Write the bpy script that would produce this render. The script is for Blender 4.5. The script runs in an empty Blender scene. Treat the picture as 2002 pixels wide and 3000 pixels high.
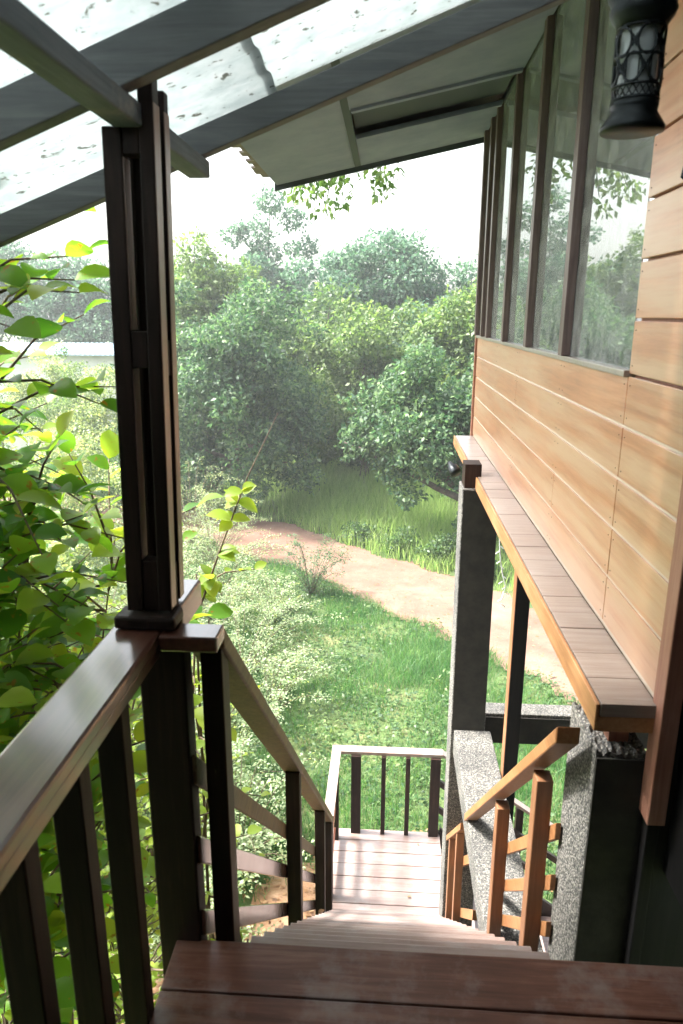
import bpy, bmesh, math, random
import numpy as np
from mathutils import Vector, Matrix
random.seed(7); RNG = np.random.default_rng(11)
SC = bpy.context.scene
COL = SC.collection
GZ = -4.9                                     # garden level; the deck floor is z = 0

# ------------------------------------------------------------------ helpers
def link(o, parent=None):
    COL.objects.link(o)
    if parent is not None: o.parent = parent
    return o
def tag(o, label=None, cat=None, group=None, kind=None):
    if label: o['label'] = label
    if cat: o['category'] = cat
    if group: o['group'] = group
    if kind: o['kind'] = kind
    return o
def empty(name, label, cat, group=None):
    o = bpy.data.objects.new(name, None); o.empty_display_size = .2
    link(o); return tag(o, label, cat, group)
def obj(name, bm, mat, parent=None, bevel=0, smooth=False):
    me = bpy.data.meshes.new(name); bm.normal_update(); bm.to_mesh(me); bm.free()
    me.materials.append(mat)
    if smooth:
        for p in me.polygons: p.use_smooth = True
    o = link(bpy.data.objects.new(name, me), parent)
    if bevel:
        m = o.modifiers.new('edge', 'BEVEL'); m.width = bevel; m.segments = 2; m.limit_method = 'ANGLE'
    return o
def hexa(bm, v):
    vs = [bm.verts.new(p) for p in v]
    for f in ((0,1,2,3),(7,6,5,4),(0,4,5,1),(1,5,6,2),(2,6,7,3),(3,7,4,0)):
        bm.faces.new([vs[i] for i in f])
def box(bm, x0, x1, y0, y1, z0, z1):
    hexa(bm, [(x0,y0,z0),(x0,y1,z0),(x1,y1,z0),(x1,y0,z0),(x0,y0,z1),(x0,y1,z1),(x1,y1,z1),(x1,y0,z1)])
def B(*a):
    bm = bmesh.new(); box(bm, *a); return bm
def ybar(bm, x0, x1, ya, za, yb, zb, h):      # sloping bar along Y, top at za..zb, plumb ends
    hexa(bm, [(x0,ya,za-h),(x0,yb,zb-h),(x1,yb,zb-h),(x1,ya,za-h),(x0,ya,za),(x0,yb,zb),(x1,yb,zb),(x1,ya,za)])
def xbar(bm, y0, y1, xa, za, xb, zb, h):      # sloping bar along X
    hexa(bm, [(xa,y0,za-h),(xa,y1,za-h),(xb,y1,zb-h),(xb,y0,zb-h),(xa,y0,za),(xa,y1,za),(xb,y1,zb),(xb,y0,zb)])
def tube(bm, pts, radii, n=6, cap=True):
    rings = []
    for i, p in enumerate(pts):
        p = Vector(p)
        a = Vector(pts[max(i-1,0)]); b = Vector(pts[min(i+1,len(pts)-1)])
        d = (b-a).normalized(); u = d.orthogonal().normalized(); w = d.cross(u)
        if rings and (uprev := rings[-1][1]) is not None:
            u = (uprev - d*uprev.dot(d)); u = u.normalized() if u.length > 1e-4 else d.orthogonal().normalized(); w = d.cross(u)
        r = radii[i] if hasattr(radii, '__len__') else radii
        rings.append(([bm.verts.new(p + r*(math.cos(2*math.pi*k/n)*u + math.sin(2*math.pi*k/n)*w)) for k in range(n)], u))
    for (A,_),(C,_) in zip(rings, rings[1:]):
        for k in range(n): bm.faces.new((A[k],A[(k+1)%n],C[(k+1)%n],C[k]))
    if cap:
        bm.faces.new(rings[0][0][::-1]); bm.faces.new(rings[-1][0])
def lathe(bm, prof, cx, cy, n=32, cap=True):
    rings = [[bm.verts.new((cx+r*math.cos(2*math.pi*k/n), cy+r*math.sin(2*math.pi*k/n), z)) for k in range(n)] for r, z in prof]
    for A, C in zip(rings, rings[1:]):
        for k in range(n): bm.faces.new((A[k],A[(k+1)%n],C[(k+1)%n],C[k]))
    if cap:
        bm.faces.new(rings[0][::-1]); bm.faces.new(rings[-1])

# ------------------------------------------------------------------ materials
def mat(name):
    m = bpy.data.materials.new(name); m.use_nodes = True; nt = m.node_tree; nt.nodes.clear()
    return m, nt, nt.nodes.new('ShaderNodeOutputMaterial')
def N(nt, t, **k):
    n = nt.nodes.new(t)
    for a, v in k.items():
        if a in n.inputs: n.inputs[a].default_value = v
        else: setattr(n, a, v)
    return n
def ramp(nt, fac, stops):
    r = nt.nodes.new('ShaderNodeValToRGB'); el = r.color_ramp.elements
    while len(el) < len(stops): el.new(.5)
    for e, (p, c) in zip(el, stops): e.position = p; e.color = (*c, 1)
    nt.links.new(fac, r.inputs[0]); return r.outputs[0]
def wood(name, cols, axis='x', rough=.5, bump=.25, scale=1.0, wear=None, coat=0.0, spec=.5, crough=.25):
    m, nt, out = mat(name); L = nt.links
    tc = N(nt, 'ShaderNodeTexCoord'); mp = N(nt, 'ShaderNodeMapping')
    s = {'x': (1.5,26,26), 'y': (26,1.5,26), 'z': (26,26,1.5)}[axis]
    mp.inputs['Scale'].default_value = [q*scale for q in s]
    L.new(tc.outputs['Object'], mp.inputs[0])
    n1 = N(nt, 'ShaderNodeTexNoise', Scale=2.2, Detail=7., Roughness=.65, Distortion=.6); L.new(mp.outputs[0], n1.inputs['Vector'])
    n2 = N(nt, 'ShaderNodeTexNoise', Scale=2.6, Detail=5., Roughness=.6); L.new(tc.outputs['Object'], n2.inputs['Vector'])
    mx = N(nt, 'ShaderNodeMix', data_type='FLOAT'); mx.inputs[0].default_value = .45
    L.new(n1.outputs[0], mx.inputs[2]); L.new(n2.outputs[0], mx.inputs[3])
    k = len(cols)
    c = ramp(nt, mx.outputs[0], [(.34+.32*i/(k-1), q) for i, q in enumerate(cols)])
    if wear:
        n3 = N(nt, 'ShaderNodeTexNoise', Scale=wear[1], Detail=9., Roughness=.7); L.new((mp if wear[1] < 1 else tc).outputs[0 if wear[1] < 1 else 'Object'], n3.inputs['Vector'])
        f = ramp(nt, n3.outputs[0], [(wear[2], (0,0,0)), (wear[2]+.16, (1,1,1))])
        m2 = N(nt, 'ShaderNodeMix', data_type='RGBA'); L.new(f, m2.inputs[0]); L.new(c, m2.inputs[6]); m2.inputs[7].default_value = (*wear[0], 1)
        c = m2.outputs[2]
    b = N(nt, 'ShaderNodeBsdfPrincipled'); L.new(c, b.inputs['Base Color'])
    b.inputs['Specular IOR Level'].default_value = spec; b.inputs['Coat Weight'].default_value = coat; b.inputs['Coat IOR'].default_value = 1.7; b.inputs['Coat Roughness'].default_value = crough
    rr = N(nt, 'ShaderNodeMapRange'); rr.inputs[3].default_value = rough-.12; rr.inputs[4].default_value = rough+.16
    L.new(n2.outputs[0], rr.inputs[0]); L.new(rr.outputs[0], b.inputs['Roughness'])
    bp = N(nt, 'ShaderNodeBump', Strength=bump, Distance=.004); L.new(n1.outputs[0], bp.inputs['Height']); L.new(bp.outputs[0], b.inputs['Normal'])
    L.new(b.outputs[0], out.inputs[0]); return m
def plain(name, col, rough=.6, metal=0., bump=0., bscale=60., col2=None, cscale=8.):
    m, nt, out = mat(name); L = nt.links
    b = N(nt, 'ShaderNodeBsdfPrincipled', Roughness=rough, Metallic=metal); b.inputs['Base Color'].default_value = (*col, 1)
    tc = N(nt, 'ShaderNodeTexCoord')
    if col2:
        n = N(nt, 'ShaderNodeTexNoise', Scale=cscale, Detail=8., Roughness=.65); L.new(tc.outputs['Object'], n.inputs['Vector'])
        L.new(ramp(nt, n.outputs[0], [(.36, col), (.64, col2)]), b.inputs['Base Color'])
    if bump:
        n = N(nt, 'ShaderNodeTexNoise', Scale=bscale, Detail=6., Roughness=.7); L.new(tc.outputs['Object'], n.inputs['Vector'])
        bp = N(nt, 'ShaderNodeBump', Strength=bump, Distance=.01); L.new(n.outputs[0], bp.inputs['Height']); L.new(bp.outputs[0], b.inputs['Normal'])
    L.new(b.outputs[0], out.inputs[0]); return m
def leafmat(name, dark, mid, light, trans=.5, rough=.4, nscale=.6, blotch=None, tw=None):
    m, nt, out = mat(name); L = nt.links
    geo = N(nt, 'ShaderNodeNewGeometry'); tc = N(nt, 'ShaderNodeTexCoord')
    n = N(nt, 'ShaderNodeTexNoise', Scale=nscale, Detail=3.); L.new(tc.outputs['Object'], n.inputs['Vector'])
    a = N(nt, 'ShaderNodeMix', data_type='FLOAT'); a.inputs[0].default_value = .5
    L.new(geo.outputs['Random Per Island'], a.inputs[2]); L.new(n.outputs[0], a.inputs[3])
    c = ramp(nt, a.outputs[0], [(.2, dark), (.48, mid), (.8, light)])
    if blotch:
        n3 = N(nt, 'ShaderNodeTexNoise', Scale=28., Detail=4.); L.new(tc.outputs['Object'], n3.inputs['Vector'])
        f = ramp(nt, n3.outputs[0], [(.63, (0,0,0)), (.68, (1,1,1))])
        m2 = N(nt, 'ShaderNodeMix', data_type='RGBA'); L.new(f, m2.inputs[0]); L.new(c, m2.inputs[6]); m2.inputs[7].default_value = (*blotch, 1); c = m2.outputs[2]
    b = N(nt, 'ShaderNodeBsdfPrincipled', Roughness=rough); L.new(c, b.inputs['Base Color']); b.inputs['Specular IOR Level'].default_value = .4
    t = N(nt, 'ShaderNodeBsdfTranslucent')
    hs = N(nt, 'ShaderNodeMix', data_type='RGBA', blend_type='MULTIPLY'); hs.inputs[0].default_value = 1
    L.new(c, hs.inputs[6]); hs.inputs[7].default_value = (*(tw or (1.9,1.7,.7)), 1)
    L.new(hs.outputs[2], t.inputs[0])
    mx = N(nt, 'ShaderNodeMixShader'); mx.inputs[0].default_value = trans
    L.new(b.outputs[0], mx.inputs[1]); L.new(t.outputs[0], mx.inputs[2]); L.new(mx.outputs[0], out.inputs[0]); return m

DARKW = [(.009,.005,.004), (.020,.010,.008), (.048,.024,.018)]
M = {}
M['post'] = wood('dark_post_wood', DARKW, 'z', .5, .2, spec=.25)
M['railx'] = wood('dark_rail_wood_x', DARKW, 'x', .4, .2)
M['raily'] = wood('dark_rail_wood_y', [(.040,.014,.009), (.078,.028,.018), (.13,.055,.036)], 'y', .30, .08, coat=1., crough=.16)
M['mossy'] = wood('mossy_rail_wood', [(.06,.035,.018), (.13,.085,.045), (.22,.16,.08)], 'y', .5, .3, wear=((.16,.15,.05), 9., .56))
M['tread'] = wood('tread_wood', [(.20,.125,.105), (.28,.20,.178), (.35,.275,.255)], 'x', .38, .2, wear=((.31,.265,.255), 3.5, .50), coat=.6, crough=.3)
M['floor'] = wood('deck_floor_wood', [(.055,.018,.011), (.12,.045,.028), (.22,.11,.075)], 'x', .42, .25, wear=((.19,.135,.12), 5., .50), coat=.25)
M['orange'] = wood('orange_rail_wood', [(.20,.080,.030), (.30,.135,.055), (.38,.19,.09)], 'y', .45, .15)
M['orangez'] = wood('orange_post_wood', [(.15,.062,.030), (.22,.10,.048), (.29,.14,.07)], 'z', .5, .15)
M['siding'] = wood('siding_wood', [(.29,.098,.036), (.43,.168,.070), (.55,.262,.135)], 'y', .42, .12, scale=.8, wear=((.50,.30,.18), .42, .42), coat=1., crough=.38)
M['ledge'] = wood('ledge_wood', [(.17,.12,.095), (.26,.21,.18), (.34,.30,.275)], 'x', .5, .3, wear=((.24,.17,.14), 6., .57), coat=1., crough=.32)
M['ledgeside'] = wood('ledge_side_wood', [(.24,.10,.04), (.36,.175,.075), (.46,.27,.14)], 'y', .5, .15)
M['lit_face'] = wood('lit_face_wood', [(.22,.12,.09), (.32,.20,.16), (.45,.33,.28)], 'z', .35, .1, coat=.5)  # paler wood stands in for light on the post's side faces
M['gap_glint'] = plain('gap_glint_pale', (.62,.53,.44), .6)  # painted highlight: board edges catching the sky in the gaps
M['trim'] = wood('red_trim_wood', [(.22,.085,.055), (.31,.14,.095), (.40,.22,.16)], 'z', .5, .15)
M['frame'] = wood('window_frame_wood', [(.07,.045,.042), (.12,.080,.075), (.19,.14,.13)], 'z', .42, .1)
M['slate'] = wood('glare_grey_rafter_wood', [(.060,.064,.068), (.098,.104,.108), (.155,.16,.16)], 'x', .6, .25)  # glare over the dark rafters put into this grey
M['slatey'] = wood('glare_grey_plate_wood', [(.060,.078,.095), (.10,.122,.14), (.18,.20,.22)], 'y', .65, .4, wear=((.24,.23,.21), 7., .56))  # bluish glare mixed into the plate's colour, worn patches on top
M['soffit'] = plain('soffit_board', (.17,.19,.27), .8, bump=.1, col2=(.22,.245,.33), cscale=3.)
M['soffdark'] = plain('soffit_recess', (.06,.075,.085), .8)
M['roof'] = plain('roof_tile', (.16,.13,.12), .8, bump=.3, col2=(.22,.19,.17))
M['black'] = wood('black_shade_wood', [(.004,.004,.005), (.008,.008,.009), (.014,.012,.012)], 'z', .7, .1, spec=.2)  # near-black carries the deep shade of the walls and fronts it covers
M['iron'] = plain('black_iron', (.018,.022,.026), .38, .6, bump=.15, bscale=90.)
M['lampglass'] = plain('frosted_glass', (.46,.49,.51), .2)
M['wire'] = plain('white_wire', (.80,.82,.84), .4)
M['bark'] = plain('bark', (.055,.042,.034), .9, bump=.6, bscale=25., col2=(.13,.105,.085))
M['twig'] = plain('twig_bark', (.085,.055,.04), .8, bump=.3, col2=(.16,.12,.08))

def terrazzo():
    m, nt, out = mat('washed_pebble_concrete'); L = nt.links
    tc = N(nt, 'ShaderNodeTexCoord')
    v = N(nt, 'ShaderNodeTexVoronoi', Scale=135.); L.new(tc.outputs['Object'], v.inputs['Vector'])
    n = N(nt, 'ShaderNodeTexNoise', Scale=3., Detail=5.); L.new(tc.outputs['Object'], n.inputs['Vector'])
    sp = N(nt, 'ShaderNodeSeparateColor'); L.new(v.outputs['Color'], sp.inputs[0])
    c = ramp(nt, sp.outputs[0], [(.05, (.06,.062,.065)), (.4, (.13,.128,.12)), (.72, (.20,.19,.175)), (.93, (.33,.315,.29))])
    e = ramp(nt, v.outputs['Distance'], [(.35, (1,1,1)), (.75, (.35,.35,.35))])
    mu = N(nt, 'ShaderNodeMix', data_type='RGBA', blend_type='MULTIPLY'); mu.inputs[0].default_value = .8; L.new(c, mu.inputs[6]); L.new(e, mu.inputs[7])
    m2 = N(nt, 'ShaderNodeMix', data_type='RGBA', blend_type='MULTIPLY'); m2.inputs[0].default_value = .7
    L.new(mu.outputs[2], m2.inputs[6]); L.new(ramp(nt, n.outputs[0], [(.35, (.42,.44,.46)), (.5, (.8,.8,.8)), (.62, (1,1,1))]), m2.inputs[7])
    b = N(nt, 'ShaderNodeBsdfPrincipled', Roughness=.85); L.new(m2.outputs[2], b.inputs['Base Color'])
    bp = N(nt, 'ShaderNodeBump', Strength=.9, Distance=.004); bp.invert = True; L.new(v.outputs['Distance'], bp.inputs['Height']); L.new(bp.outputs[0], b.inputs['Normal'])
    L.new(b.outputs[0], out.inputs[0]); return m
M['concrete'] = terrazzo()
M['front_shade'] = plain('front_shade_concrete', (.014,.014,.012), .9, bump=.2, bscale=50., col2=(.034,.031,.026), cscale=9.)  # shade of the unlit concrete fronts put into the colour

def pane_mat():
    m, nt, out = mat('window_glass'); L = nt.links
    fr = N(nt, 'ShaderNodeFresnel', IOR=6.0); tc = N(nt, 'ShaderNodeTexCoord')
    n = N(nt, 'ShaderNodeTexNoise', Scale=1.3, Detail=2.); L.new(tc.outputs['Object'], n.inputs['Vector'])
    bp = N(nt, 'ShaderNodeBump', Strength=.03, Distance=.05); L.new(n.outputs[0], bp.inputs['Height'])
    g = N(nt, 'ShaderNodeBsdfGlossy', Roughness=.012); g.inputs[0].default_value = (.92,.97,.97,1); L.new(bp.outputs[0], g.inputs['Normal'])
    t = N(nt, 'ShaderNodeBsdfTransparent'); t.inputs[0].default_value = (.80,.88,.86,1)
    d = N(nt, 'ShaderNodeBsdfDiffuse'); d.inputs[0].default_value = (.85,.88,.88,1)
    mx = N(nt, 'ShaderNodeMixShader'); L.new(fr.outputs[0], mx.inputs[0]); L.new(t.outputs[0], mx.inputs[1]); L.new(g.outputs[0], mx.inputs[2])
    n4 = N(nt, 'ShaderNodeTexNoise', Scale=14., Detail=8.); L.new(tc.outputs['Object'], n4.inputs['Vector'])
    m2 = N(nt, 'ShaderNodeMixShader'); L.new(ramp(nt, n4.outputs[0], [(.35, (.08,)*3), (.75, (.26,)*3)]), m2.inputs[0])
    L.new(mx.outputs[0], m2.inputs[1]); L.new(d.outputs[0], m2.inputs[2]); L.new(m2.outputs[0], out.inputs[0]); return m
M['glass'] = pane_mat()

def canopy_mat():
    m, nt, out = mat('stained_translucent_sheet'); L = nt.links
    tc = N(nt, 'ShaderNodeTexCoord')
    mp = N(nt, 'ShaderNodeMapping'); mp.inputs['Scale'].default_value = (9, 13, 9); mp.inputs['Rotation'].default_value = (0,0,.1); L.new(tc.outputs['Object'], mp.inputs[0])
    n1 = N(nt, 'ShaderNodeTexNoise', Scale=1.6, Detail=9., Roughness=.7); L.new(mp.outputs[0], n1.inputs['Vector'])
    base = ramp(nt, n1.outputs[0], [(.36, (.37,.41,.415)), (.52, (.43,.465,.47)), (.68, (.48,.505,.51))])
    n2 = N(nt, 'ShaderNodeTexNoise', Scale=21., Detail=5., Roughness=.62); L.new(tc.outputs['Object'], n2.inputs['Vector'])
    sp = ramp(nt, n2.outputs[0], [(.635, (0,0,0)), (.67, (1,1,1))])
    mx = N(nt, 'ShaderNodeMix', data_type='RGBA'); L.new(sp, mx.inputs[0]); L.new(base, mx.inputs[6]); mx.inputs[7].default_value = (.17,.18,.165,1)
    n5 = N(nt, 'ShaderNodeTexNoise', Scale=38., Detail=3., Roughness=.6); L.new(tc.outputs['Object'], n5.inputs['Vector'])
    sp2 = ramp(nt, n5.outputs[0], [(.65, (0,0,0)), (.70, (1,1,1))])
    mx2 = N(nt, 'ShaderNodeMix', data_type='RGBA'); L.new(sp2, mx2.inputs[0]); L.new(mx.outputs[2], mx2.inputs[6]); mx2.inputs[7].default_value = (.14,.14,.12,1)
    d = N(nt, 'ShaderNodeBsdfDiffuse'); t = N(nt, 'ShaderNodeBsdfTranslucent'); L.new(mx2.outputs[2], d.inputs[0]); L.new(mx2.outputs[2], t.inputs[0])
    ms = N(nt, 'ShaderNodeMixShader'); ms.inputs[0].default_value = .78; L.new(d.outputs[0], ms.inputs[1]); L.new(t.outputs[0], ms.inputs[2])
    L.new(ms.outputs[0], out.inputs[0]); return m
M['sheet'] = canopy_mat()

def ground_mat(name, stops, scale, bump=.5, sp=None):
    m, nt, out = mat(name); L = nt.links
    tc = N(nt, 'ShaderNodeTexCoord')
    n = N(nt, 'ShaderNodeTexNoise', Scale=scale, Detail=10., Roughness=.7); L.new(tc.outputs['Object'], n.inputs['Vector'])
    c = ramp(nt, n.outputs[0], stops)
    if sp:
        n2 = N(nt, 'ShaderNodeTexNoise', Scale=sp[1], Detail=4.); L.new(tc.outputs['Object'], n2.inputs['Vector'])
        f = ramp(nt, n2.outputs[0], [(sp[2], (0,0,0)), (sp[2]+.05, (1,1,1))])
        mx = N(nt, 'ShaderNodeMix', data_type='RGBA'); L.new(f, mx.inputs[0]); L.new(c, mx.inputs[6]); mx.inputs[7].default_value = (*sp[0], 1); c = mx.outputs[2]
    b = N(nt, 'ShaderNodeBsdfPrincipled', Roughness=.95); L.new(c, b.inputs['Base Color'])
    n3 = N(nt, 'ShaderNodeTexNoise', Scale=18., Detail=8., Roughness=.75); L.new(tc.outputs['Object'], n3.inputs['Vector'])
    bp = N(nt, 'ShaderNodeBump', Strength=bump, Distance=.05); L.new(n3.outputs[0], bp.inputs['Height']); L.new(bp.outputs[0], b.inputs['Normal'])
    L.new(b.outputs[0], out.inputs[0]); return m
M['ground'] = ground_mat('garden_soil', [(.3, (.035,.06,.018)), (.5, (.07,.11,.03)), (.7, (.17,.15,.07))], .9)
M['dirt'] = ground_mat('pale_dirt', [(.3, (.125,.065,.045)), (.5, (.18,.103,.075)), (.7, (.24,.155,.115))], 1.1, sp=((.16,.10,.06), 5.5, .64))
M['orangedirt'] = ground_mat('orange_soil', [(.3, (.22,.11,.06)), (.5, (.32,.18,.10)), (.7, (.45,.32,.22))], 2.5, .8, sp=((.14,.08,.05), 9., .6))

# leaf and grass materials
M['lf_near'] = leafmat('leaf_glossy_green', (.035,.115,.022), (.105,.235,.035), (.29,.36,.065), .58, .38, 1.2, blotch=(.20,.12,.025), tw=(2.3,2.1,.8))
M['lf_lime'] = leafmat('leaf_lime', (.12,.20,.03), (.20,.30,.045), (.32,.40,.08), .55, .45, 1.2)
M['lf_mid'] = leafmat('leaf_mid_green', (.026,.066,.030), (.064,.13,.05), (.17,.24,.09), .4, .45, .45, tw=(1.5,1.6,.8))
M['lf_dark'] = leafmat('leaf_deep_green', (.022,.062,.034), (.055,.115,.055), (.16,.24,.10), .42, .5, .55, tw=(1.25,1.5,1.05))
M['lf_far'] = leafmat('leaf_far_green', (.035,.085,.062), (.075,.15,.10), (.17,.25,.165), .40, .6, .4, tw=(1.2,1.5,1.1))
M['lf_pale'] = leafmat('leaf_pale_fern', (.08,.14,.06), (.20,.28,.15), (.46,.52,.38), .45, .5, 1.2)
M['lf_bush'] = leafmat('leaf_light_green', (.045,.095,.035), (.10,.17,.06), (.24,.31,.13), .45, .5, .5, tw=(1.4,1.5,.8))
M['grass'] = leafmat('grass_blades', (.025,.085,.030), (.060,.17,.055), (.16,.25,.10), .42, .5, 1.6, tw=(1.5,1.7,.8))
M['tallgrass'] = leafmat('tall_grass_blades', (.15,.25,.085), (.27,.38,.14), (.44,.52,.25), .62, .5, .5, tw=(1.3,1.45,.9))
M['litter'] = leafmat('dry_leaf_litter', (.10,.05,.02), (.24,.13,.06), (.42,.27,.15), .1, .8, 3.)

# ------------------------------------------------------------------ numpy foliage
def nmesh(name, V, F, mt, parent=None, smooth=False):
    me = bpy.data.meshes.new(name); k = F.shape[1]
    me.vertices.add(len(V)); me.vertices.foreach_set('co', V.astype(np.float32).ravel())
    me.loops.add(F.size); me.loops.foreach_set('vertex_index', F.astype(np.int32).ravel())
    me.polygons.add(len(F)); me.polygons.foreach_set('loop_start', np.arange(0, F.size, k, dtype=np.int32))
    me.update(calc_edges=True); me.materials.append(mt)
    if smooth: me.polygons.foreach_set('use_smooth', np.ones(len(F), bool))
    return link(bpy.data.objects.new(name, me), parent)
def unit(a): return a/np.maximum(np.linalg.norm(a, axis=-1, keepdims=True), 1e-9)
SIMPLE_V = np.array([(0,0,0), (.42,.28,.06), (1,0,-.05), (.42,-.28,.06)]); SIMPLE_F = np.array([(0,1,2,3)])
def bigleaf():
    # ovate leaf, tip at x=1, folded a little along the midrib
    xs = [0,.10,.28,.5,.72,.88,1.0]; ws = [.012,.19,.32,.36,.28,.14,.004]
    V = []; F = []
    for x, w in zip(xs, ws):
        dz = .10*math.sin(x*2.6) - .10*x*x
        V += [(x, w, dz+.28*w), (x, 0, dz), (x, -w, dz+.28*w)]
    for i in range(len(xs)-1):
        a = 3*i; F += [(a, a+1, a+4, a+3), (a+1, a+2, a+5, a+4)]
    return np.array(V), np.array(F)
BIG_V, BIG_F = bigleaf()
def leaves(name, P, D, U, S, mt, parent=None, tv=SIMPLE_V, tf=SIMPLE_F, smooth=False, clip=None):
    """P origins, D along-leaf directions, U rough normals, S sizes"""
    if clip is not None:
        keep = clip(P) & clip(P + unit(D)*S[:,None]); P, D, U, S = P[keep], D[keep], U[keep], S[keep]
    X = unit(D); Y = unit(np.cross(U, X)); Z = np.cross(X, Y)
    n, k = len(P), len(tv)
    V = P[:,None,:] + S[:,None,None]*(tv[None,:,0:1]*X[:,None,:] + tv[None,:,1:2]*Y[:,None,:] + tv[None,:,2:3]*Z[:,None,:])
    F = (tf[None] + (np.arange(n)*k)[:,None,None]).reshape(-1, tf.shape[1])
    return nmesh(name, V.reshape(-1,3), F, mt, parent, smooth)
def clump_points(blobs, per):
    Ps = []; Ns = []
    for (c, r) in blobs:
        n = int(per*r*r)
        d = unit(RNG.normal(size=(n,3))); rad = r*(.45+.6*RNG.random(n)**.6)*(1+.35*np.sin(d[:,0]*7+c[0]*3)*np.sin(d[:,2]*6+c[1]*2))
        Ps.append(np.array(c) + d*rad[:,None]*np.array([1,1,.8])); Ns.append(d)
    return np.vstack(Ps), np.vstack(Ns)
DENS = 1.6
def crown_leaves(name, blobs, per, size, mt, parent, clip=None, droop=.2):
    P, Nn = clump_points(blobs, per*DENS); n = len(P)
    D = unit(RNG.normal(size=(n,3)) + .6*Nn - np.array([0,0,droop]))
    U = unit(RNG.normal(size=(n,3))*.8 + Nn*.5 + np.array([0,0,.9]))
    return leaves(name, P, D, U, size*(.6+.8*RNG.random(n)), mt, parent, clip=clip)
def wobble(a, b, n, amp):
    a, b = Vector(a), Vector(b); out = []
    for i in range(n+1):
        t = i/n; p = a.lerp(b, t)
        if 0 < i < n: p += Vector([random.uniform(-amp, amp) for _ in range(3)])
        out.append(p)
    return out
def tree(name, label, base, ctr, rad, nb, br, per, size, mt, group=None, trunk_r=.16, lean=None, cat='tree', clip=None, limbs=9, top=None, flat=1.):
    """crown of clumps inside an ellipsoid, a forked trunk reaching into it"""
    t = empty(name, label, cat, group); t.location = base
    bl = []
    for i in range(nb):
        d = unit(RNG.normal(size=3)); q = RNG.random()**.45*(1.22 if RNG.random() < .22 else 1.)
        bl.append((np.array(ctr)-np.array(base) + d*q*np.array(rad)*.82, br*(.38+.85*RNG.random()**1.3)*(.6 if q > 1 else 1.)))
    if top: bl += [(np.array(p)-np.array(base), r) for p, r in top]
    cl = None if clip is None else (lambda P: clip(P+np.array(base)))
    crown_leaves('crown', bl, per, size, mt, t, clip=cl)
    bm = bmesh.new(); fork = Vector(ctr)-Vector(base); fork.z *= .55
    if lean: fork += Vector(lean)
    pts = wobble((0,0,-.05), fork, 5, .12*rad[0]*.3)
    tube(bm, pts, [trunk_r*(1-.55*i/5) for i in range(6)], 8)
    order = sorted(bl, key=lambda q: -q[1])[:limbs]
    for c, r in order:
        pp = wobble(fork if random.random() < .6 else pts[3], Vector(c), 4, .12)
        tube(bm, pp, [trunk_r*.42*(1-.8*i/4) for i in range(5)], 6)
    obj('trunk', bm, M['bark'], t, smooth=True)
    return t

# ------------------------------------------------------------------ setting
def hgt(x, y): return GZ + .06*np.sin(x*.35+1)*np.sin(y*.27) + .03*np.sin(x*1.1)*np.cos(y*.9)
def grid(name, xs, ys, mt, dz=0., mask=None):
    X, Y = np.meshgrid(xs, ys, indexing='ij'); Z = hgt(X, Y)+dz
    V = np.stack([X, Y, Z], -1).reshape(-1,3); nx, ny = len(xs), len(ys)
    I = np.arange(nx*ny).reshape(nx, ny)
    F = np.stack([I[:-1,:-1], I[1:,:-1], I[1:,1:], I[:-1,1:]], -1).reshape(-1,4)
    if mask is not None:
        c = V[F].mean(1); F = F[mask(c[:,0], c[:,1])]
    return nmesh(name, V, F, mt, smooth=True)
xs = np.concatenate([np.linspace(-400,-30,12), np.linspace(-25,25,101), np.linspace(30,400,12)])
ys = np.concatenate([np.linspace(-60,-6,6), np.linspace(-4,45,99), np.linspace(50,600,14)])
tag(grid('ground', xs, ys, M['ground']), kind='structure')
CL = np.array([(-16,25.5), (-9,23.4), (-5,21.4), (-2.2,19.3), (0,17.3), (2.2,15.1), (4.2,12.4), (6,9), (7.5,4)])
def dpath(x, y):
    best = np.full(np.shape(x), 1e9)
    for a, b in zip(CL[:-1], CL[1:]):
        d = b-a; t = np.clip(((x-a[0])*d[0]+(y-a[1])*d[1])/(d@d), 0, 1)
        best = np.minimum(best, np.hypot(x-a[0]-t*d[0], y-a[1]-t*d[1]))
    return best + .14*np.sin(x*2.3+y*1.1) + .09*np.sin(y*3.7-x*1.9)
px = np.arange(-16, 9, .15)
tag(grid('dirt_path', px, np.arange(3, 28, .15), M['dirt'], .03, lambda x, y: dpath(x, y) < 1.40), kind='structure')
def dsoil(x, y): return np.hypot((x-.3)/2.5, (y-5.2)/2.2) + .09*np.sin(x*3+y*2)
tag(grid('bare_soil', np.arange(-3, 4, .12), np.arange(2, 8.5, .12), M['orangedirt'], .025, lambda x, y: dsoil(x, y) < 1.), kind='structure')

def blades(name, P, H, W, mt, lean=.35):
    n = len(P); a = RNG.random(n)*2*math.pi; s = np.stack([np.cos(a), np.sin(a), np.zeros(n)], -1)
    l = RNG.normal(size=(n,3))*lean; l[:,2] = 0
    b0 = P - s*W[:,None]/2; b1 = P + s*W[:,None]/2
    up = np.array([0,0,1.])
    m0 = P + up*H[:,None]*.55 + l*H[:,None]*.35 - s*W[:,None]*.32; m1 = m0 + s*W[:,None]*.64
    tp = P + up*H[:,None]*(1-.15*np.linalg.norm(l,axis=1))[:,None] + l*H[:,None]
    V = np.stack([b0,b1,m1,m0,tp,tp+s*.0008], 1).reshape(-1,3)
    F = np.array([(0,1,2,3), (3,2,5,4)])[None] + (np.arange(n)*6)[:,None,None]
    return tag(nmesh(name, V, F.reshape(-1,4), mt), kind='stuff')
def scatter(n, x0, x1, y0, y1, keep):
    x = RNG.uniform(x0, x1, n); y = RNG.uniform(y0, y1, n); k = keep(x, y); x, y = x[k], y[k]
    return np.stack([x, y, hgt(x, y)], -1)
pat = lambda x, y: .5+.25*np.sin(x*1.3+.5*y)+.25*np.sin(y*1.7-x)
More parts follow.
